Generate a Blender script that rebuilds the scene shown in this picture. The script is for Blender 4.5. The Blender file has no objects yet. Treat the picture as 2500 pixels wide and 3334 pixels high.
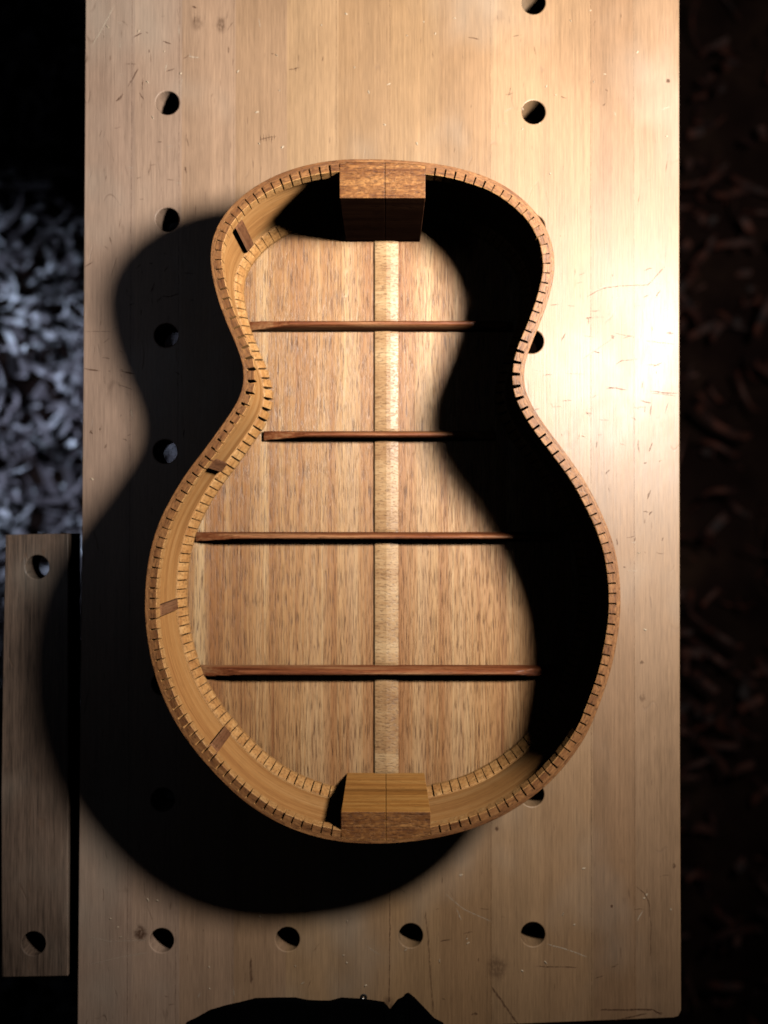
import bpy, bmesh, math, random
from mathutils import Vector, Matrix
random.seed(7)
S = bpy.context.scene
COL = S.collection
# ------------------------------------------------------------ camera, light, exposure
FPX = 3050.0                     # focal length in photograph pixels (2500 x 3334)
ZC = 0.778                       # camera height over the bench top, metres
cam = bpy.data.cameras.new('camera'); cam.sensor_fit = 'HORIZONTAL'; cam.sensor_width = 36
cam.lens = FPX / 2500 * 36; cam.clip_start = .01; cam.clip_end = 50
cam.dof.use_dof = True; cam.dof.focus_distance = .715; cam.dof.aperture_fstop = cam.lens / 1000 / .013
co = bpy.data.objects.new('camera', cam); COL.objects.link(co)
co.location = (0, 0, ZC); co.rotation_euler = (40 / FPX, 4 / FPX, 0)
S.camera = co
CAMR = co.rotation_euler.to_matrix()

W = bpy.data.worlds.new('World'); S.world = W; W.use_nodes = True
W.node_tree.nodes['Background'].inputs[0].default_value = (.55, .6, .75, 1)
W.node_tree.nodes['Background'].inputs[1].default_value = .004

def area(name, loc, target, size, watts, color, spread=180, shape='DISK'):
    l = bpy.data.lights.new(name, 'AREA'); l.shape = shape; l.size = size; l.energy = watts; l.color = color
    l.spread = math.radians(spread)
    o = bpy.data.objects.new(name, l); COL.objects.link(o); o.location = loc
    o.rotation_euler = (Vector(target) - Vector(loc)).to_track_quat('-Z', 'Y').to_euler()
    return o
area('work_lamp', (.374, .226, .574), (.374 - .42, .226 + .25, .574 - .87), .118, 9.4, (1, .945, .86), 146)
area('left_window', (-.90, .42, 2.0), (-.40, .20, 0), .40, .022, (.74, .82, 1), 26)
sp = bpy.data.lights.new('low_daylight', 'SPOT'); sp.energy = 95; sp.color = (.60, .74, 1); sp.spot_size = math.radians(39); sp.spot_blend = 1; sp.shadow_soft_size = .12
so = bpy.data.objects.new('low_daylight', sp); COL.objects.link(so); so.location = (-1.15, .55, -.12)
so.rotation_euler = (Vector((-.60, .17, -.80)) - so.location).to_track_quat('-Z', 'Y').to_euler()

S.view_settings.view_transform = 'Standard'; S.view_settings.look = 'None'
S.view_settings.exposure = 0; S.view_settings.gamma = 1
S.render.engine = 'CYCLES'
S.cycles.max_bounces = 4; S.cycles.diffuse_bounces = 0; S.cycles.glossy_bounces = 0
S.cycles.use_denoising = True

# ------------------------------------------------------------ helpers
def at(px, py, z=0.0):
    """world point on the horizontal plane z that the photograph shows at (px, py)"""
    d = CAMR @ Vector(((px - 1250) / FPX, (1667 - py) / FPX, -1))
    t = (z - ZC) / d.z
    return Vector((d.x * t, d.y * t, z))

def tag(o, label=None, cat=None, group=None, kind=None):
    if label: o['label'] = label
    if cat: o['category'] = cat
    if group: o['group'] = group
    if kind: o['kind'] = kind
    return o

def link_mesh(name, me, mat, parent=None):
    o = bpy.data.objects.new(name, me); COL.objects.link(o)
    if mat is not None: me.materials.append(mat)
    if parent is not None: o.parent = parent
    return o

def from_bm(name, bm, mat, parent=None, smooth=False):
    bmesh.ops.recalc_face_normals(bm, faces=bm.faces)
    me = bpy.data.meshes.new(name); bm.to_mesh(me); bm.free()
    if smooth:
        for p in me.polygons: p.use_smooth = True
    return link_mesh(name, me, mat, parent)

def empty(name, loc=(0, 0, 0)):
    o = bpy.data.objects.new(name, None); COL.objects.link(o); o.location = loc; o.empty_display_size = .02
    return o

def box(bm, x0, x1, y0, y1, z0, z1):
    r = bmesh.ops.create_cube(bm, size=1)
    for v in r['verts']:
        v.co = Vector(((x0 + x1) / 2 + v.co.x * (x1 - x0), (y0 + y1) / 2 + v.co.y * (y1 - y0), (z0 + z1) / 2 + v.co.z * (z1 - z0)))
    return r['verts']

def prism(bm, pts, z0, z1):
    a = [bm.verts.new((p[0], p[1], z0)) for p in pts]; b = [bm.verts.new((p[0], p[1], z1)) for p in pts]
    n = len(pts)
    bm.faces.new(a[::-1]); bm.faces.new(b)
    for i in range(n): bm.faces.new((a[i], a[(i + 1) % n], b[(i + 1) % n], b[i]))

def slab(name, outline, holes, z1, thick, mat, parent, bev=.0008):
    """a board with round through-holes, edges slightly broken"""
    cu = bpy.data.curves.new(name, 'CURVE'); cu.dimensions = '2D'; cu.fill_mode = 'BOTH'
    cu.extrude = thick / 2 - bev; cu.bevel_depth = bev; cu.bevel_resolution = 1; cu.offset = -bev
    def poly(pts):
        s = cu.splines.new('POLY'); s.points.add(len(pts) - 1); s.use_cyclic_u = True
        for p, q in zip(s.points, pts): p.co = (q[0], q[1], 0, 1)
    poly(outline)
    for (c, r) in holes:
        poly([(c[0] + r * math.cos(a), c[1] + r * math.sin(a)) for a in [-2 * math.pi * i / 72 for i in range(72)]])
    tmp = bpy.data.objects.new('tmp', cu); COL.objects.link(tmp)
    bpy.context.view_layer.update()
    me = bpy.data.meshes.new_from_object(tmp.evaluated_get(bpy.context.evaluated_depsgraph_get()))
    bpy.data.objects.remove(tmp); me.name = name
    me.transform(Matrix.Translation((0, 0, z1 - thick / 2)))
    me.materials.clear()
    for p in me.polygons: p.use_smooth = False
    return link_mesh(name, me, mat, parent)

# ------------------------------------------------------------ materials
class NT:
    def __init__(s, name):
        s.m = bpy.data.materials.new(name); s.m.use_nodes = True; s.t = s.m.node_tree
        s.b = s.t.nodes['Principled BSDF']
    def n(s, typ, **kw):
        nd = s.t.nodes.new(typ)
        for k, v in kw.items(): setattr(nd, k, v)
        return nd
    def l(s, a, b): s.t.links.new(a, b)
    def math(s, op, a, b=None, c=None, clamp=False):
        nd = s.n('ShaderNodeMath', operation=op); nd.use_clamp = clamp
        for i, v in enumerate((a, b, c)):
            if v is None: continue
            if isinstance(v, (int, float)): nd.inputs[i].default_value = v
            else: s.l(v, nd.inputs[i])
        return nd.outputs[0]
    def vec(s, src, sc, loc=(0, 0, 0)):
        nd = s.n('ShaderNodeMapping'); s.l(src, nd.inputs[0]); nd.inputs['Scale'].default_value = sc; nd.inputs['Location'].default_value = loc
        return nd.outputs[0]
    def noise(s, v, scale=1, detail=2, rough=.5, dist=0):
        nd = s.n('ShaderNodeTexNoise'); s.l(v, nd.inputs['Vector'])
        nd.inputs['Scale'].default_value = scale; nd.inputs['Detail'].default_value = detail
        nd.inputs['Roughness'].default_value = rough; nd.inputs['Distortion'].default_value = dist
        return nd.outputs[0]
    def rng(s, v, a, b, c=0., d=1., smooth=True):
        nd = s.n('ShaderNodeMapRange'); nd.interpolation_type = 'SMOOTHSTEP' if smooth else 'LINEAR'
        s.l(v, nd.inputs[0])
        for i, x in zip((1, 2, 3, 4), (a, b, c, d)): nd.inputs[i].default_value = x
        return nd.outputs[0]
    def ramp(s, v, stops, mode='LINEAR'):
        nd = s.n('ShaderNodeValToRGB'); s.l(v, nd.inputs[0]); cr = nd.color_ramp; cr.interpolation = mode
        while len(cr.elements) < len(stops): cr.elements.new(.5)
        for e, (p, c) in zip(cr.elements, stops): e.position = p; e.color = (*c, 1)
        return nd.outputs[0]
    def mix(s, f, a, b, mode='MIX'):
        nd = s.n('ShaderNodeMix', data_type='RGBA', blend_type=mode)
        for sock, v in ((nd.inputs[0], f), (nd.inputs[6], a), (nd.inputs[7], b)):
            if isinstance(v, (int, float)): sock.default_value = v
            elif isinstance(v, tuple): sock.default_value = (*v, 1)
            else: s.l(v, sock)
        return nd.outputs[2]
    def coord(s, kind='Object'):
        return s.n('ShaderNodeTexCoord').outputs[kind]
    def bump(s, h, strength, dist):
        nd = s.n('ShaderNodeBump'); nd.inputs['Strength'].default_value = strength; nd.inputs['Distance'].default_value = dist
        s.l(h, nd.inputs['Height']); s.l(nd.outputs[0], s.b.inputs['Normal'])
    def set(s, color=None, rough=None, spec=None):
        if color is not None: s.l(color, s.b.inputs['Base Color'])
        if rough is not None:
            if isinstance(rough, (int, float)): s.b.inputs['Roughness'].default_value = rough
            else: s.l(rough, s.b.inputs['Roughness'])
        if spec is not None: s.b.inputs['Specular IOR Level'].default_value = spec
        return s.m

def plain(name, c, rough=.6, metal=0, spec=.5):
    t = NT(name); t.b.inputs['Base Color'].default_value = (*c, 1); t.b.inputs['Metallic'].default_value = metal
    return t.set(None, rough, spec)

def wood(name, dark, mid, light, axis='Y', kind='Object', broad=35, fine=420, pore=900, pore_amt=.5, rough=.5, spec=.4,
         mirror=None, mottle=0., bump=.3, along=1.0, loc=(0, 0, 0), bands=None):
    """wood with streaks, fine fibre and pores running along one axis"""
    t = NT(name); c = t.coord(kind)
    if mirror is not None:
        sx = t.n('ShaderNodeSeparateXYZ'); t.l(c, sx.inputs[0])
        ax = t.math('ABSOLUTE', t.math('SUBTRACT', sx.outputs[0], mirror))
        cx = t.n('ShaderNodeCombineXYZ'); t.l(ax, cx.inputs[0]); t.l(sx.outputs[1], cx.inputs[1]); t.l(sx.outputs[2], cx.inputs[2]); c = cx.outputs[0]
    def sc(f, r):
        v = [f, f, f]; v['XYZ'.index(axis)] = f * r * along; return tuple(v)
    n1 = t.noise(t.vec(c, sc(broad, .05), loc), 1, 3, .55, .3)
    n2 = t.noise(t.vec(c, sc(fine, .03), loc), 1, 3, .6, .2)
    n3 = t.noise(t.vec(c, sc(pore, .09), loc), 1, 2, .5, .4)
    v = t.math('ADD', t.math('MULTIPLY', n1, .65), t.math('MULTIPLY', n2, .35))
    col = t.ramp(v, [(.34, dark), (.5, mid), (.66, light)])
    if bands:
        bn = t.noise(t.vec(c, sc(26, .06), (2, 5, 0)), 1, 2, .5, .6)
        col = t.mix(t.rng(bn, .45, .68, 0, .75), col, bands)
    if mottle:
        m = t.noise(t.vec(c, sc(260, .35), loc), 1, 3, .6, 1.2)
        col = t.mix(t.rng(m, .42, .66, mottle, 0), col, dark)
    p = t.rng(n3, .34, .50, 1, 0)
    col = t.mix(t.math('MULTIPLY', p, pore_amt), col, tuple(x * .3 for x in dark))
    h = t.math('SUBTRACT', t.math('MULTIPLY', n2, .5), p)
    t.bump(h, bump, .0004)
    return t.set(col, rough, spec)

DARK = [
 ([(432,-300),(414,3380)], .3, .45), ([(586,-300),(571,3360)], .3, .4), ([(1094,-300),(1096,480)], .25, .35), ([(1269,-300),(1269,3230)], .25, .3), ([(1597,-300),(1599,3330)], .25, .3), ([(1922,-300),(1926,3320)], .3, .4), ([(2062,-300),(2067,3310)], .25, .3), ([(762,-300),(755,3260)], .25, .25),
 ([(416,283),(432,255),(452,220)], .8, .6), ([(380,331),(401,307)], 1.6, .6), ([(274,872),(303,851)], .5, .8),
 ([(274,1200),(325,1207)], .7, .9), ([(274,1080),(367,1079)], .35, .5), ([(392,1209),(439,1217)], .8, .9), ([(386,1253),(430,1268)], .5, .8),
 ([(848,440),(850,466)], .45, .8), ([(858,436),(859,462)], .4, .8), ([(866,440),(868,470)], .45, .8), ([(875,436),(877,460)], .4, .7),
 ([(884,440),(884,466)], .45, .8), ([(893,438),(893,456)], .4, .7), ([(846,455),(866,449),(900,444)], .4, .7),
 ([(1910,967),(1958,940),(2018,931),(2109,928),(2163,868)], .45, .55), ([(2082,633),(2076,669)], .4, .5), ([(2172,524),(2166,561)], .4, .6), ([(2021,45),(2022,60)], .4, .6),
 ([(1929,1033),(1967,1033)], .3, .4), ([(1840,1216),(1901,1218)], .3, .35), ([(1971,1260),(2041,1269)], .5, .6), ([(1974,1265),(2010,1262)], .7, .5), ([(2116,1274),(2160,1279),(2205,1281)], .6, .7), ([(2120,1280),(2200,1288)], .4, .5), ([(2005,1186),(2024,1174),(2063,1171)], .45, .6), ([(2097,1188),(2157,1189)], .4, .5), ([(2101,1110),(2195,1121)], .35, .5), ([(2000,1084),(2068,1099)], .4, .5), ([(1899,1094),(1935,1098)], .4, .45), ([(2176,1306),(2164,1347)], .35, .5), ([(2118,1595),(2109,1627)], .8, .7), ([(2123,1663),(2113,1677)], .9, .7), ([(2078,1430),(2080,1470)], .9, .4), ([(2171,1084),(2193,1084)], 1.6, .45), ([(1990,1089),(1998,1104)], 1.6, .4), ([(1895,1170),(1990,1105)], .35, .3), ([(1903,1337),(1922,1356)], .35, .5),
 ([(1794,1312),(1798,1325),(1832,1323)], .4, .4), ([(1826,768),(1824,769)], 1.1, .8), ([(1963,345),(1969,338)], .9, .8),
 ([(2066,2883),(2098,2908),(2113,2938),(2119,3014),(2118,3115)], .5, .5), ([(1954,3288),(2123,3287),(2153,3303)], .8, .8), ([(2001,3322),(2106,3299)], .7, .7),
 ([(1743,3146),(1878,3149)], .6, .5), ([(1600,3212),(1642,3271),(1684,3330)], 1.1, .6), ([(816,3115),(816,3150),(818,3205)], 1.3, .55),
 ([(458,3040)], 5.5, .75), ([(2089,2148),(2089,2164)], 2.2, .7), ([(2090,2272)], 3, .3), ([(2194,2819)], 1.8, .6), ([(1991,2950)], 1.2, .9), ([(1617,2698)], 1.8, .7),
 ([(1268,2860),(1270,3000),(1266,3276)], .6, .55), ([(1385,2969),(1396,3080),(1410,3298)], .9, .4), ([(1610,3120),(1628,3180)], 9, .35), ([(630,90),(650,60)], 6, .25), ([(710,100),(730,60)], 4, .4), ([(627,22),(640,24)], 1.1, .7), ([(1480,480),(1478,500)], .4, .5),
 ([(2175,264)], 1.8, .8), ([(1533,340),(1533,352)], .4, .6), ([(297,1400),(293,1408),(303,1412)], .8, .8), ([(1555,3298),(1535,3304)], 1.6, .6), ([(1240,3260),(1290,3290)], 5, .4),
]
PALE = [
 ([(301,150),(340,80),(374,12)], .6, .6), ([(390,135),(391,155)], .6, .8), ([(543,206),(538,232)], .7, .7), ([(595,255),(583,290)], .5, .6),
 ([(1781,3073),(1850,3092),(1912,3115)], .45, .7), ([(2092,2963),(2075,2997)], .6, .8), ([(1450,2910),(1510,2960),(1600,3000)], .5, .4),
 ([(290,3050),(360,3065),(480,3060)], .35, .4), ([(290,3140),(410,3112),(480,3102)], .35, .4), ([(2035,962),(2109,915),(2160,925)], .6, .5), ([(1930,950),(1985,925)], .7, .5),
 ([(1640,365),(1670,350)], .45, .5), ([(2150,360),(2180,348)], .6, .6), ([(2000,365),(2005,378)], .6, .6), ([(1190,3080),(1240,3110)], .4, .4),
 ([(1486,2958),(1502,2996)], .5, .6), ([(1500,2848)], 1.2, .8),
]

def bench_material(name, base_shift=1.0):
    t = NT(name); c = t.coord('Object')
    sx = t.n('ShaderNodeSeparateXYZ'); t.l(c, sx.inputs[0])
    X = sx.outputs[0]
    # laminated boards: constant tone per strip
    xs = [-1, 432, 585, 757, 925, 1094, 1262, 1430, 1597, 1757, 1922, 2062]
    tones = [tuple(v * k for v, k in zip(q, (.65, .56, .475))) for q in [(.50,.385,.33), (.56,.43,.36), (.54,.395,.30), (.49,.345,.235), (.53,.375,.235), (.455,.31,.185), (.475,.325,.19), (.435,.29,.17), (.49,.34,.21), (.455,.31,.19), (.40,.265,.165), (.44,.305,.20)]]
    mean = [sum(q[k] for q in tones) / len(tones) for k in range(3)]
    tones = [tuple(m + (v - m) * 1.05 for v, m in zip(q, mean)) for q in tones]
    fac = t.rng(X, -.25, .25, 0, 1, False)
    stops = [(0 if i == 0 else max(0, (at(px, 1600).x + .25) / .5), tone) for i, (px, tone) in enumerate(zip(xs, tones))]
    base = t.ramp(fac, stops, 'CONSTANT')
    # a thin glue line at each joint comes from a fine random offset per board
    n1 = t.noise(t.vec(c, (42, 2.2, 10)), 1, 4, .55, .6)
    n2 = t.noise(t.vec(c, (520, 8, 50)), 1, 3, .65, .25)
    n3 = t.noise(t.vec(c, (1500, 60, 100)), 1, 2, .5, .2)
    blot = t.noise(t.vec(c, (13, 9, 5)), 1, 4, .6, .5)
    v = t.math('ADD', t.math('MULTIPLY', t.math('SUBTRACT', n1, .5), .55), t.math('MULTIPLY', t.math('SUBTRACT', n2, .5), .65))
    v = t.math('ADD', v, t.math('MULTIPLY', t.math('SUBTRACT', n3, .5), .7))
    v = t.math('ADD', v, t.math('MULTIPLY', t.math('SUBTRACT', blot, .5), .45))
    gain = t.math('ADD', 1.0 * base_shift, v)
    hs = t.n('ShaderNodeVectorMath', operation='SCALE'); t.l(base, hs.inputs[0]); t.l(gain, hs.inputs[3])
    col = hs.outputs[0]
    # greyish worn patches and warm patches
    g = t.noise(t.vec(c, (7, 5, 5), (3, 1, 0)), 1, 3, .6)
    col = t.mix(t.rng(g, .5, .75, 0, .35), col, (.43, .38, .32))
    # dark mineral flecks along the grain
    fl = t.noise(t.vec(c, (420, 55, 60), (7, 2, 0)), 1, 1, .5, .2)
    col = t.mix(t.rng(fl, .715, .80, 0, .55), col, (.13, .07, .04))
    # hairline wear scratches, random directions
    sc = None
    for k, (ang, lo, hi) in enumerate(((1.35, .012, .05), (.5, .010, .045), (-.55, .010, .04))):
        mp = t.n('ShaderNodeMapping'); t.l(c, mp.inputs[0]); mp.inputs['Rotation'].default_value = (0, 0, ang); mp.inputs['Scale'].default_value = (34, 9, 9); mp.inputs['Location'].default_value = (k * 3.1, k, 0)
        wn = t.noise(mp.outputs[0], 1.0, 1, .5, .25)
        d = t.math('ABSOLUTE', t.math('SUBTRACT', wn, .5))
        msk = t.rng(t.noise(t.vec(c, (38, 38, 38), (k * 5, 9, 0)), 1, 2, .5), .60, .68, 0, 1)
        m = t.math('MULTIPLY', t.rng(d, 0, hi * .22, 1, 0), msk)
        sc = m if sc is None else t.math('MAXIMUM', sc, m)
    wear = t.rng(X, -.25, -.12, .55, .22)
    sc = t.math('MULTIPLY', sc, wear)
    col = t.mix(sc, col, (.15, .09, .06))
    h = t.math('ADD', t.math('MULTIPLY', n2, .45), t.math('MULTIPLY', n3, .25))
    h = t.math('SUBTRACT', h, t.math('MULTIPLY', sc, .8))
    t.bump(h, .7, .0005)
    r = t.math('ADD', t.rng(blot, .3, .7, .40, .48), t.math('MULTIPLY', n2, .10))
    t.b.inputs['IOR'].default_value = 1.5
    return t.set(col, r, .72)

def mark_material(name, colr):
    t = NT(name); t.b.inputs['Base Color'].default_value = (*colr, 1)
    u = t.n('ShaderNodeUVMap', uv_map='UVMap'); sx = t.n('ShaderNodeSeparateXYZ'); t.l(u.outputs[0], sx.inputs[0])
    edge = t.rng(t.math('ABSOLUTE', sx.outputs[1]), .25, 1, 1, 0)
    am = t.n('ShaderNodeAttribute', attribute_name='amount')
    brk = t.rng(t.noise(t.vec(t.coord(), (500, 300, 100)), 1, 3, .6), .34, .56, .25, 1)
    al = t.math('MULTIPLY', t.math('MULTIPLY', edge, am.outputs['Fac']), brk)
    t.l(al, t.b.inputs['Alpha'])
    return t.set(None, .6, .3)
M_mdark = mark_material('scratch_dark', (.11, .05, .028)); M_mpale = mark_material('scratch_pale', (.66, .54, .42))
HOLES = [(545,335),(545,715),(541,1092),(537,1470),(526,3062),(936,3058),(1337,3046),(1735,3042),(1737,8),(1737,365),(1731,1112),(1732,1485)]
def add_marks(ob):
    """scratches, dents and stains in the bench top, as hair-thin strips in the board's own mesh"""
    me = ob.data; bm = bmesh.new(); bm.from_mesh(me)
    uv = bm.loops.layers.uv.get('UVMap') or bm.loops.layers.uv.new('UVMap'); am = bm.verts.layers.float.new('amount')
    me.materials.append(M_mdark); me.materials.append(M_mpale)
    r = random.Random(3); Z = .00010
    extra = []
    for _ in range(230):
        k = r.random()
        if k < .4: x, y = r.uniform(325, 620), r.uniform(20, 1450)
        elif k < .75: x, y = r.uniform(1720, 2160), r.uniform(850, 1900)
        else: x, y = r.uniform(325, 2160), r.choice((r.uniform(20, 500), r.uniform(2850, 3300)))
        a = r.choice((r.gauss(0, .25), r.gauss(0, .25), r.gauss(1.57, .2), r.uniform(0, 3.1))); L = r.uniform(5, 38)
        if any(math.hypot(x - hx, y - hy) < 90 for hx, hy in HOLES): continue
        extra.append((([(x, y), (x + L * math.cos(a) * .5, y + L * math.sin(a) * .5 + r.uniform(-2, 2)), (x + L * math.cos(a), y + L * math.sin(a))]), r.uniform(.25, .6), r.uniform(.3, .8), r.random() < .22))
    todo = [(p, w, a_, 1) for p, w, a_ in DARK] + [(p, w, a_, 2) for p, w, a_ in PALE] + [(p, w, a_, 2 if f else 1) for p, w, a_, f in extra]
    for pts_, w, amt, slot in todo:
        P = [at(*q) for q in pts_]; w = w * .0012; Z += .0000004
        if len(P) == 1 or w > .003:
            c_ = sum(P, Vector()) / len(P); ln = max(w * 1.25, (P[-1] - P[0]).length * .8)
            ctr = bm.verts.new((c_.x, c_.y, Z)); ctr[am] = amt; ring = []
            for k in range(20):
                a = k * math.pi / 10; q = 1 + r.uniform(-.18, .18)
                v = bm.verts.new((c_.x + w * q * math.cos(a), c_.y + ln * q * math.sin(a), Z)); v[am] = amt; ring.append(v)
            for k in range(20):
                f = bm.faces.new((ctr, ring[k], ring[(k + 1) % 20])); f.material_index = slot
                for l, vv in zip(f.loops, (0, 1, 1)): l[uv].uv = (0, vv)
            continue
        Q = []
        for a, b in zip(P, P[1:]):
            m = max(2, int((b - a).length / .004))
            Q += [a.lerp(b, k / m) for k in range(m)]
        Q.append(P[-1]); Q = [q + Vector((r.gauss(0, w * .2), r.gauss(0, w * .2), 0)) for q in Q]
        prev = None
        for k, q in enumerate(Q):
            d = (Q[min(k + 1, len(Q) - 1)] - Q[max(k - 1, 0)]).normalized(); nrm = Vector((-d.y, d.x, 0))
            ww = w * (r.uniform(.7, 1.15) if 0 < k < len(Q) - 1 else .25)
            cur = [bm.verts.new((*(q + nrm * ww * e).xy, Z)) for e in (-1, 0, 1)]
            for v in cur: v[am] = amt
            if prev:
                for e in (0, 1):
                    f = bm.faces.new((prev[e], cur[e], cur[e + 1], prev[e + 1])); f.material_index = slot
                    for l, vv in zip(f.loops, ((-1, -1, 0, 0) if e == 0 else (0, 0, 1, 1))): l[uv].uv = (0, vv)
            prev = cur
    bm.normal_update()
    for f in bm.faces:
        if f.material_index and f.normal.z < 0: f.normal_flip()
    bm.to_mesh(me); bm.free()

M_bench = bench_material('maple_bench')
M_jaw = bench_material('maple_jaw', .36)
M_back = wood('mahogany_back', (.26,.09,.027), (.48,.25,.10), (.70,.47,.25), 'Y', broad=55, fine=820, pore=1900, pore_amt=.8, rough=.45, spec=.9, along=.33, mirror=.002, bump=.6, bands=(.33,.125,.04))
M_side = wood('side_veneer', (.38,.155,.05), (.57,.27,.09), (.67,.36,.145), 'X', 'UV', broad=70, fine=500, pore=1300, pore_amt=.25, rough=.5, spec=.3, bump=.15)
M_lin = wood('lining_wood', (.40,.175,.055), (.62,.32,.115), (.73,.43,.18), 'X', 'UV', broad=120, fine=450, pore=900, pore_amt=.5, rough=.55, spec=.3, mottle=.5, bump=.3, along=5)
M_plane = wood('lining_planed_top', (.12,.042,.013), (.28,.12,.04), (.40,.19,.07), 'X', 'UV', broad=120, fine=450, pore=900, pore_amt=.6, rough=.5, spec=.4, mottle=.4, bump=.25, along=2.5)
M_block = wood('block_endgrain', (.09,.026,.007), (.30,.125,.036), (.45,.215,.07), 'X', broad=190, fine=600, pore=1100, pore_amt=.5, rough=.5, spec=.35, mottle=.6, bump=.4, along=2.2)
M_brace = wood('brace_mahogany', (.11,.025,.009), (.27,.085,.032), (.48,.235,.105), 'X', broad=120, fine=700, pore=1400, pore_amt=.4, rough=.45, spec=.4, bump=.2)
M_strip = wood('strip_crossgrain', (.25,.115,.045), (.44,.255,.12), (.60,.40,.215), 'X', broad=34, fine=520, pore=1000, pore_amt=.5, rough=.42, spec=.5, bump=.35, along=2.5)
M_bface = wood('block_long_grain', (.34,.13,.03), (.56,.25,.065), (.66,.34,.105), 'X', broad=130, fine=500, pore=1200, pore_amt=.35, rough=.55, spec=.25, bump=.2)
_t = M_bface.node_tree; _b = _t.nodes['Principled BSDF']; _src = _b.inputs['Base Color'].links[0].from_socket
_c = _t.nodes.new('ShaderNodeTexCoord'); _sx = _t.nodes.new('ShaderNodeSeparateXYZ'); _t.links.new(_c.outputs['Object'], _sx.inputs[0])
_r = _t.nodes.new('ShaderNodeValToRGB'); _t.links.new(_sx.outputs[2], _r.inputs[0])      # a dark growth line across the long grain
_r.color_ramp.elements[0].position = 0; _r.color_ramp.elements[0].color = (1, 1, 1, 1); _r.color_ramp.elements[1].position = 1; _r.color_ramp.elements[1].color = (.8, .76, .7, 1)
for _p, _k in ((.049, (.97, .95, .92)), (.053, (.34, .28, .22)), (.056, (.55, .48, .4)), (.059, (.82, .78, .7))):
    _e = _r.color_ramp.elements.new(_p); _e.color = (*_k, 1)
_m = _t.nodes.new('ShaderNodeMix'); _m.data_type = 'RGBA'; _m.blend_type = 'MULTIPLY'; _m.inputs[0].default_value = 1
_t.links.new(_src, _m.inputs[6]); _t.links.new(_r.outputs[0], _m.inputs[7]); _t.links.new(_m.outputs[2], _b.inputs['Base Color'])
M_sb = wood('side_brace_wood', (.16,.06,.025), (.26,.11,.05), (.33,.16,.08), 'Z', broad=150, fine=600, pore=1200, pore_amt=.4, rough=.5, bump=.3)
M_leg = wood('bench_leg_wood', (.25,.16,.09), (.36,.24,.14), (.44,.3,.18), 'Z')
M_steel = plain('steel', (.35,.33,.31), .35, 1)
M_cloth = plain('black_cloth', (.0012,.0012,.0015), 1, 0, 0)

# ------------------------------------------------------------ floor and shavings
FZ = -.80
t = NT('floor_boards'); c = t.coord('Object')
n = t.noise(t.vec(c, (9, 9, 9)), 1, 5, .6)
col = t.ramp(n, [(.3, (.004,.002,.002)), (.55, (.009,.005,.004)), (.75, (.018,.010,.007))])
t.set(col, .9, 0)
bm = bmesh.new(); box(bm, -3, 3, -3, 3, FZ - .05, FZ)
tag(from_bm('floor', bm, t.m), kind='structure')

t = NT('pale_shavings'); c = t.coord('Object')
n = t.noise(t.vec(c, (7, 6, 9)), 1, 5, .7)
t.set(t.ramp(n, [(.36, (.03,.02,.022)), (.5, (.15,.125,.13)), (.66, (.62,.60,.60))]), .45, .5)
M_shav = t.m
t = NT('dark_shavings'); c = t.coord('Object')
n = t.noise(t.vec(c, (40, 40, 40)), 1, 3, .6)
t.set(t.ramp(n, [(.4, (.006,.002,.002)), (.7, (.05,.014,.008))]), .7, .2)
M_shavd = t.m

def shavings(name, mat, count, pick, label):
    vs, fs = [], []
    for _ in range(count):
        x, y = pick()
        L = random.choice((random.uniform(.01, .04), random.uniform(.04, .13))); w = random.uniform(.003, .015); r = random.uniform(.012, .06)
        rz = random.uniform(0, 6.283); tilt = random.uniform(-.9, .9); z0 = random.uniform(.001, .08)
        n = 8; b = len(vs)
        M = Matrix.Rotation(rz, 3, 'Z') @ Matrix.Rotation(tilt, 3, 'X')
        for i in range(n + 1):
            s = (i / n - .5) * L; a = s / r
            p = Vector((r * math.sin(a), 0, r * (1 - math.cos(a)))); skew = s * .3
            for q in (-w / 2, w / 2):
                v = M @ (p + Vector((0, q + skew, 0)))
                vs.append((x + v.x, y + v.y, max(FZ + .0005, FZ + z0 + v.z)))
        for i in range(n): fs.append((b + 2 * i, b + 2 * i + 1, b + 2 * i + 3, b + 2 * i + 2))
    me = bpy.data.meshes.new(name); me.from_pydata(vs, [], fs)
    for p in me.polygons: p.use_smooth = True
    o = link_mesh(name, me, mat)
    tag(o, label, 'shavings', kind='stuff')
shavings('wood_shavings', M_shav, 3600, lambda: (random.uniform(-1.0, -.30), random.uniform(-.9, .95)), 'pale curled wood shavings heaped on the dark floor left of the bench')
shavings('wood_shavings', M_shavd, 650, lambda: (random.uniform(.42, 1.0), random.uniform(-.9, .9)), 'dark reddish wood shavings on the floor right of the bench')

# ------------------------------------------------------------ workbench
bench = empty('workbench', (0, 0, FZ))
tag(bench, 'worn pale maple workbench with round dog holes under the guitar body', 'workbench')
def up(o): o.matrix_parent_inverse = Matrix.Translation((0, 0, -FZ)); return o
HR = 39 / (FPX / ZC)
out = [at(281, -420), at(276, 300), at(270, 1300), at(262, 2200), at(251, 3395), at(1697, 3334), at(2192, 3314), at(2209, 3309), at(2218, 3290), at(2214, 2400), at(2212, 800), at(2211, -420)]
holes_px = [(545,-45),(545,335),(545,715),(541,1092),(537,1470),(535,1848),(532,2226),(530,2604),(526,3062),(936,3058),(1337,3046),(1735,3042),
            (1737,8),(1737,365),(1735,738),(1731,1112),(1732,1485),(1732,1858),(1732,2220),(1732,2587)]
TH = .038
top_ = up(slab('bench_top', out, [(at(*p), HR) for p in holes_px], 0, TH, M_bench, bench)); add_marks(top_)
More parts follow.
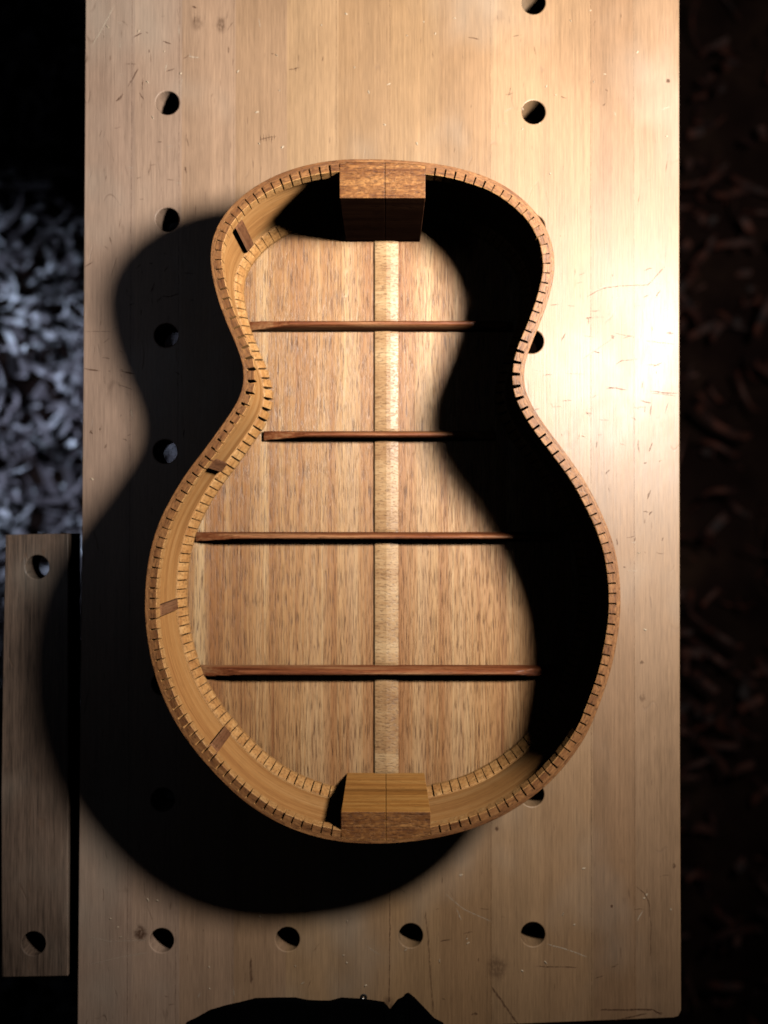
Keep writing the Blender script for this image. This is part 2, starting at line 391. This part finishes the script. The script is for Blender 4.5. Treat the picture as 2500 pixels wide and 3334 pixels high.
for (x, y) in ((-.2, .42), (.2, .42), (-.2, -.35), (.2, -.35)):
    bm = bmesh.new(); box(bm, x - .035, x + .035, y - .035, y + .035, FZ, -TH)
    up(from_bm('leg', bm, M_leg, bench))
# recessed screw near the end of the bench
c = at(1184, 3246)
bm = bmesh.new()
prof = [(0, -.0006), (.0008, -.0006), (.0010, .0002), (.0021, .0004), (.0029, .0001)]
rings = []
for r, z in prof:
    if r == 0: rings.append([bm.verts.new((c.x, c.y, z + .0003))])
    else: rings.append([bm.verts.new((c.x + r * math.cos(a * math.pi / 12), c.y + r * math.sin(a * math.pi / 12), z + .0003)) for a in range(24)])
for a in range(24): bm.faces.new((rings[0][0], rings[1][a], rings[1][(a + 1) % 24]))
for i in range(1, len(rings) - 1):
    for a in range(24): bm.faces.new((rings[i][a], rings[i + 1][a], rings[i + 1][(a + 1) % 24], rings[i][(a + 1) % 24]))
up(from_bm('screw', bm, M_steel, bench, True))

JZ = -.006
jaw = empty('vise_jaw', at(115, 2450, -TH)); jl = jaw.location.copy()
tag(jaw, 'narrow dark wooden vise jaw board with two round holes left of the bench', 'vise jaw')
def upj(o): o.matrix_parent_inverse = Matrix.Translation(-jl); return o
out = [at(x, y, JZ) for x, y in ((18, 1741), (222, 1737), (222, 2400), (220, 3178), (5, 3182), (3, 2600), (10, 2100))]
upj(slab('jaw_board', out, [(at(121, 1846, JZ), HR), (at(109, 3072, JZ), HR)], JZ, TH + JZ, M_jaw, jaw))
for y in (2150, 2780):
    a = at(60, y); b = at(700, y); bm = bmesh.new()
    bmesh.ops.create_cone(bm, cap_ends=True, segments=20, radius1=.011, radius2=.011, depth=b.x - a.x, matrix=Matrix.Translation(((a.x + b.x) / 2, a.y, -TH - .0115)) @ Matrix.Rotation(math.pi / 2, 4, 'Y'))
    upj(from_bm('guide_rod', bm, M_steel, jaw, True))

# ------------------------------------------------------------ guitar body
ZR = .108; ZP = .0032           # rim plane, top of the back plate
OUT = [(1251,519),(1200,518),(1150,518),(1102,519.5),(1040,528),(980,541),(936,555),(895,571),(836,602),(798,629),(769,654),(741,682),(718,714),(701,746),(689,780),(684,818),(683,850),(687,886),(697,932),(711,984),(731,1038),(754,1092),(775,1139),(789,1180),(795,1219),(793,1254),(783,1288),(769,1316),(748,1348),(710,1401),(663,1467),(621,1519),(598,1552),(568,1601),(539,1652),(510,1716),(489,1787),(476,1862),(471,1937),(470,1980),(473,2030),(480,2089),(492,2155),(509,2215),(536,2288),(563,2340),(597,2395),(639,2451),(681,2500),(736,2558),(795,2611),(859,2655),(922,2688),(985,2713),(1048,2731),(1112,2742),(1175,2747),(1240,2748),(1305,2744),(1369,2737),(1430,2727),(1495,2712),(1559,2692),(1622,2665),(1685,2629),(1748,2584),(1791,2547),(1833,2502),(1875,2448),(1905,2402),(1930,2350),(1951,2296),(1969,2245),(1985,2195),(1999,2140),(2010,2081),(2018,2022),(2021,1967),(2020,1912),(2015,1857),(2005,1799),(1990,1747),(1970,1697),(1948,1649),(1926,1604),(1901,1561),(1870,1514),(1836,1468),(1794,1413),(1762,1369),(1736,1330),(1716,1291),(1705,1254),(1703,1223),(1706,1190),(1716,1155),(1735,1108),(1756,1057),(1778,1000),(1794,944),(1803,906),(1807,864),(1805,826),(1795,780),(1774,733),(1740,684),(1698,643),(1643,603),(1580,573),(1516,553),(1453,538),(1390,529),(1327,523)]
def resample(pts, n):
    L = [0]
    for a, b in zip(pts, pts[1:] + pts[:1]): L.append(L[-1] + (b - a).length)
    out = []; j = 0
    for i in range(n):
        s = L[-1] * i / n
        while L[j + 1] < s: j += 1
        a, b = pts[j], pts[(j + 1) % len(pts)]; f = (s - L[j]) / (L[j + 1] - L[j])
        out.append(a.lerp(b, f))
    return out, L[-1]
pts = [at(x, y, ZR).xy for x, y in OUT]
N = 560
pts, per = resample(pts, N)
for _ in range(14): pts = [(pts[i - 1] + pts[i] * 2 + pts[(i + 1) % N]) / 4 for i in range(N)]
pts, per = resample(pts, N)
def tangent(i): return (pts[(i + 1) % N] - pts[i - 1]).normalized()
def inward(i):
    t_ = tangent(i); return Vector((-t_.y, t_.x))
# orientation: photo-left first (counter-clockwise seen from above) -> inward is to the left of travel
def offs(d): return [pts[i] + inward(i) * d for i in range(N)]
SIDE = .0021; WEB = .0008
inner = offs(SIDE)

gtr = empty('guitar_body', (at(1254, 1640, 0).x, at(1254, 1640, 0).y, 0)); gl = gtr.location.copy()
tag(gtr, 'unfinished open acoustic guitar body lying back down on the pale workbench', 'guitar body')
def upg(o): o.matrix_parent_inverse = Matrix.Translation(-gl); return o

bm = bmesh.new(); prism(bm, offs(.0003), .0, ZP)
upg(from_bm('back_plate', bm, M_back, gtr))

# bent sides with UV = (arc length, height)
bm = bmesh.new(); uv = bm.loops.layers.uv.new('UVMap')
arcs = [per * i / N for i in range(N + 1)]
A = [bm.verts.new((*p, ZP)) for p in pts]; B = [bm.verts.new((*(p + inward(i) * .0003), ZR)) for i, p in enumerate(pts)]
B0 = [bm.verts.new((*p, ZR - .0003)) for p in pts]
Cc = [bm.verts.new((*p, ZR)) for p in inner]; D = [bm.verts.new((*p, ZP)) for p in inner]
for i in range(N):
    j = (i + 1) % N
    for (q, vv) in (((A[i], A[j], B0[j], B0[i]), (0, .1)), ((B0[i], B0[j], B[j], B[i]), (.1, .1003)), ((B[i], B[j], Cc[j], Cc[i]), (.1003, .1025)), ((Cc[i], Cc[j], D[j], D[i]), (.1025, .2)), ((D[i], D[j], A[j], A[i]), (.2, .202))):
        f = bm.faces.new(q)
        for l, (u, w) in zip(f.loops, ((arcs[i], vv[0]), (arcs[i + 1], vv[0]), (arcs[i + 1], vv[1]), (arcs[i], vv[1]))): l[uv].uv = (u, w)
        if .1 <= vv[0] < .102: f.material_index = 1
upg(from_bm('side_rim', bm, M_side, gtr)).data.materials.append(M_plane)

# block extents along the curve
def nearest(px, py, z=ZR):
    q = at(px, py, z).xy
    return min(range(N), key=lambda i: (pts[i] - q).length)
nkL, nkR = nearest(1106, 519), nearest(1389, 529)
tlL, tlR = nearest(1107, 2741), nearest(1402, 2732)

def curve_at(s):
    """point of the inner face, tangent and inward normal at arc length s"""
    f = (s % per) / per * N; i = int(f) % N; f -= int(f); j = (i + 1) % N
    p = inner[i].lerp(inner[j], f); t_ = tangent(i).lerp(tangent(j), f).normalized()
    return p, t_, Vector((-t_.y, t_.x))

def lining(i0, i1, prof, web, pitch, kerf, sd, top=False):
    """kerfed lining: a web against the side and sawn blocks; prof = block section (n, z)"""
    rnd = random.Random(sd)
    s0, s1 = per * i0 / N, per * i1 / N
    if s1 < s0: s1 += per
    bm = bmesh.new(); uv = bm.loops.layers.uv.new('UVMap')
    ns = int((s1 - s0) / .002); prev = None
    zt, zb = web
    for k in range(ns + 1):
        s = s0 + (s1 - s0) * k / ns; p, t_, n_ = curve_at(s)
        ring = [bm.verts.new((*(p + n_ * .00003), zt)), bm.verts.new((*(p + n_ * WEB), zt)), bm.verts.new((*(p + n_ * WEB), zb)), bm.verts.new((*(p + n_ * .00003), zb))]
        if prev:
            for a in range(4):
                b = (a + 1) % 4; f = bm.faces.new((prev[a], ring[a], ring[b], prev[b]))
                f.material_index = 1 if (top and a == 0) else 0
                for l, (u, w) in zip(f.loops, ((k - 1, a), (k, a), (k, a + 1), (k - 1, a + 1))): l[uv].uv = (u * .002, w * .004)
        prev = ring
    cnt = int(round((s1 - s0) / pitch)); pitch = (s1 - s0) / cnt
    for k in range(cnt):
        s = s0 + (k + .5) * pitch; p, t_, n_ = curve_at(s)
        hw = (pitch - kerf) / 2; jit = rnd.uniform(-.00012, .00012); dn = rnd.uniform(-.00025, .00015)
        ro = rnd.uniform(-.012, .012); t2 = (t_ + n_ * ro).normalized()
        jw = rnd.uniform(-.00012, .00012)
        u0 = rnd.uniform(0, 3); v0 = rnd.uniform(0, 3)
        rings = []
        for sg in (-1, 1):
            ring = []
            for q, (nn, zz) in enumerate(prof):
                nn2 = nn + (dn if nn > WEB * 1.5 else 0)
                o_ = p + n_ * nn2 + t2 * (sg * (hw + jw) + jit)
                ring.append(bm.verts.new((*o_, zz)))
            rings.append(ring)
        faces = [bm.faces.new(rings[0][::-1]), bm.faces.new(rings[1])]
        m = len(prof)
        for a in range(m):
            b = (a + 1) % m; faces.append(bm.faces.new((rings[0][a], rings[0][b], rings[1][b], rings[1][a])))
        for f in faces:
            if top and all(v.co.z > ZR - .0001 for v in f.verts): f.material_index = 1
            for l in f.loops:
                w = l.vert.co; d = w.xy - p
                l[uv].uv = (u0 + d.dot(t_), v0 + d.dot(n_) + w.z)
    return bm
LT = .0062
top_prof = [(WEB, ZR), (LT - .0003, ZR), (LT, ZR - .0003), (LT, ZR - .011), (LT - .0012, ZR - .0135), (WEB, ZR - .0165)]
top_web = (ZR, ZR - .0175)
bot_prof = [(WEB, ZP + .00005), (LT + .0005, ZP + .00005), (LT + .0005, ZP + .0045), (LT - .0010, ZP + .0085), (WEB + .0012, ZP + .0152), (WEB, ZP + .0155)]
bot_web = (ZP + .0160, ZP + .00005)
PITCH = .0076; KERF = .00145
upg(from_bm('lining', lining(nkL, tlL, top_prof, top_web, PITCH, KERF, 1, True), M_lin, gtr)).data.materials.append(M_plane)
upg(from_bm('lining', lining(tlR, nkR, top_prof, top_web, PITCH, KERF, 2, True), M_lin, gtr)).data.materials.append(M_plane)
upg(from_bm('lining', lining(nkL, tlL, bot_prof, bot_web, PITCH, KERF * .85, 3), M_lin, gtr))
upg(from_bm('lining', lining(tlR, nkR, bot_prof, bot_web, PITCH, KERF * .85, 4), M_lin, gtr))

# end blocks: two book-matched halves fitted to the inside of the sides
def end_block(name, i0, i1, yline, xseam, curve_front=0.0, mat=M_block):
    idx = []
    i = i0
    while True:
        idx.append(i)
        if i == i1: break
        i = (i + 1) % N
    arc = [inner[k] + inward(k) * .00002 for k in idx]
    yf = at(1254, yline, ZR).y; xs = at(xseam, yline, ZR).x
    bm = bmesh.new()
    for side in (-1, 1):
        half = [p for p in arc if (p.x - xs) * side > .0004]
        half.sort(key=lambda p: (p.x - xs) * side)
        seam_y = min(arc, key=lambda p: abs(p.x - xs)).y
        poly = [Vector((xs + side * .00012, seam_y))] + half
        xe = half[-1].x
        poly += [Vector((xe, yf)), Vector((xs + side * .00012, yf))]
        prism(bm, poly, ZP + .00005, ZR)
    bm.normal_update()
    bmesh.ops.recalc_face_normals(bm, faces=bm.faces)
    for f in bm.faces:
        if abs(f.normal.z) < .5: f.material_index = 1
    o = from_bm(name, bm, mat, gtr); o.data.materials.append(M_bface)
    bv = o.modifiers.new('eased_edges', 'BEVEL'); bv.width = .0005; bv.segments = 2; bv.limit_method = 'ANGLE'; bv.angle_limit = math.radians(50)
    return o
nb = upg(end_block('neck_block', nkR, nkL, 645, 1253)); nb.data.materials[1] = wood('neck_block_shade', (.03,.010,.004), (.06,.022,.010), (.10,.04,.018), 'X', broad=130, rough=.7, spec=.1)  # upright faces coloured near black: the inner face's shade is painted in
upg(end_block('tail_block', tlL, tlR, 2643, 1256))

# transverse back braces with tapered ends
def brace(yc, x0, x1, h, w, endl=.036, endr=.035):
    y = at(1254, yc, ZP).y; xa = at(x0, yc, ZP + .004).x; xb = at(x1, yc, ZP + .004).x
    bm = bmesh.new(); rings = []; n = 64
    prof = [(-.5, 0), (-.5, .22), (-.42, .5), (-.32, .75), (-.20, .93), (-.08, 1), (.08, 1), (.20, .93), (.32, .75), (.42, .5), (.5, .22), (.5, 0)]
    for k in range(n + 1):
        u = k / n; u = .5 - .5 * math.cos(math.pi * u) if True else u
        x = xa + (xb - xa) * u
        top = h
        for d, e in ((x - xa, endl), (xb - x, endr)):
            if d < e: top = min(top, .0028 + (h - .0028) * (d / e) ** .85)
        rings.append([bm.verts.new((x, y + a * w, ZP + .00003 + min(b * h, top))) for a, b in prof])
    for a, b in zip(rings, rings[1:]):
        for q in range(len(prof)):
            r = (q + 1) % len(prof); bm.faces.new((a[q], b[q], b[r], a[r]))
    bm.faces.new(rings[0]); bm.faces.new(rings[-1][::-1])
    return upg(from_bm('back_brace', bm, M_brace, gtr))
BR = [(1065, 806, 1668, .0155, .0078), (1420, 858, 1612, .0155, .0076), (1747, 636, 1815, .015, .0076), (2182, 652, 1820, .014, .0088)]
for b in BR: brace(*b)

# cross-grain strip over the centre joint, in five lengths between blocks and braces
xl, xr = at(1219, 1500, ZP).x, at(1297, 1500, ZP).x
ys = [at(0, 645, ZR).y - .0001] + [v for b in BR for v in (at(0, b[0], ZP).y + b[4] / 2 + .0001, at(0, b[0], ZP).y - b[4] / 2 - .0001)] + [at(0, 2643, ZR).y + .0001]
for k in range(0, len(ys), 2):
    y1, y0 = ys[k], ys[k + 1]
    bm = bmesh.new(); prof = [(0, 0), (0, .0015), (.0006, .0021), (.004, .0026), ((xr - xl) * .5, .0031), (xr - xl - .0065, .0027), (xr - xl - .0035, .0020), (xr - xl - .0003, .0011), (xr - xl, .0009), (xr - xl, 0)]
    R = [[bm.verts.new((xl + a, y, ZP + .00003 + b * f)) for a, b in prof] for y, f in ((y0, .8), (y0 + .002, 1), (y1 - .002, 1), (y1, .8))]
    for a, b in zip(R, R[1:]):
        for q in range(len(prof)):
            r = (q + 1) % len(prof); bm.faces.new((a[q], b[q], b[r], a[r]))
    bm.faces.new(R[0]); bm.faces.new(R[-1][::-1])
    upg(from_bm('centre_strip', bm, M_strip, gtr))

# upright side braces between the two linings
for px, py in ((748, 686), (668, 1506), (486, 1997), (654, 2484)):
    q = at(px, py, ZR).xy
    i = min(range(N), key=lambda i: (inner[i] - q).length)
    p, t_, n_ = inner[i], tangent(i), inward(i)
    bm = bmesh.new(); hw = .0040; th = .0036
    z0, z1 = ZP + .0165, ZR - .0180
    ring = []
    for z, e in ((z0, .0018), (z0 + .008, th), (z1 - .008, th), (z1, .0018)):
        ring.append([bm.verts.new((*(p + t_ * a + n_ * b), z)) for a, b in ((-hw, .00004), (-hw, e), (hw, e), (hw, .00004))])
    for a, b in zip(ring, ring[1:]):
        for k in range(4):
            r = (k + 1) % 4; bm.faces.new((a[k], b[k], b[r], a[r]))
    bm.faces.new(ring[0]); bm.faces.new(ring[-1][::-1])
    upg(from_bm('side_brace', bm, M_sb, gtr))

# ------------------------------------------------------------ black cloth over the near end of the bench
edge = [(560,3400),(606,3334),(640,3318),(680,3295),(730,3280),(775,3270),(830,3256),(900,3254),(960,3254),(1000,3262),(1035,3264),(1075,3264),(1110,3254),(1180,3258),(1250,3268),(1270,3292),(1295,3260),(1312,3252),(1320,3242),(1330,3238),(1350,3254),(1380,3285),(1415,3322),(1440,3334),(1500,3400)]
bm = bmesh.new(); up_, lo = [], []
for k, (x, y) in enumerate(edge):
    p = at(x, y, .004)
    up_.append([bm.verts.new((p.x, p.y, .0004)), bm.verts.new((p.x, p.y - .002, .004)), bm.verts.new((p.x * .98, min(p.y - .02, -.44), .006 + .003 * math.sin(k * 1.3))), bm.verts.new((p.x * .95, -.475, .004)), bm.verts.new((p.x * .95, -.49, -.03)), bm.verts.new((p.x * .95, -.495, -.25))])
for a, b in zip(up_, up_[1:]):
    for q in range(5): bm.faces.new((a[q], a[q + 1], b[q + 1], b[q]))
o = from_bm('black_cloth', bm, M_cloth, None, False)
md = o.modifiers.new('thickness', 'SOLIDIFY'); md.thickness = .0012
tag(o, 'black cloth with a ragged edge over the near end of the bench', 'cloth')

# ------------------------------------------------------------ crumbs of wood lying on the bench
t = NT('wood_crumbs'); t.b.inputs['Base Color'].default_value = (.55, .43, .31, 1); M_cr = t.set(None, .6, .3)
vs, fs = [], []
spots = [(2075,170),(1968,242),(1790,566),(1857,68),(480,267),(535,168),(383,3018),(682,3218),(985,3200),(1190,3208),(1500,2848),(1523,3070),(1129,3134),(1900,2827),(1870,3010),(1700,3160),(1900,1420),(1700,420),(2100,2050),(2080,1800),(300,1560),(1130,3000),(260+100,2990),(2150,1500),(1480,60),(900,180),(1200,300)]
spots += [(random.uniform(290, 2200), random.choice((random.uniform(20, 480), random.uniform(2900, 3200)))) for _ in range(40)]
for (x, y) in spots:
    p = at(x, y); a = random.uniform(0, 6.28); L = random.uniform(.0006, .0018); w = random.uniform(.0003, .0008); b = len(vs)
    for (u, v, z) in ((-L, -w, .0001), (L, -w * .6, .0001), (L * .8, w, .0001), (-L * .7, w * .8, .0001), (-L * .6, -w * .5, .0009), (L * .6, 0, .0007), (0, w * .5, .0008)):
        vs.append((p.x + u * math.cos(a) - v * math.sin(a), p.y + u * math.sin(a) + v * math.cos(a), z))
    fs += [tuple(b + k for k in f) for f in ((0, 1, 5, 4), (1, 2, 5), (2, 3, 6), (2, 6, 5), (3, 0, 4), (3, 4, 6), (4, 5, 6))]
me = bpy.data.meshes.new('wood_crumbs'); me.from_pydata(vs, [], fs)
tag(link_mesh('wood_crumbs', me, M_cr), 'tiny pale wood crumbs scattered over the bench top', 'crumbs', kind='stuff')
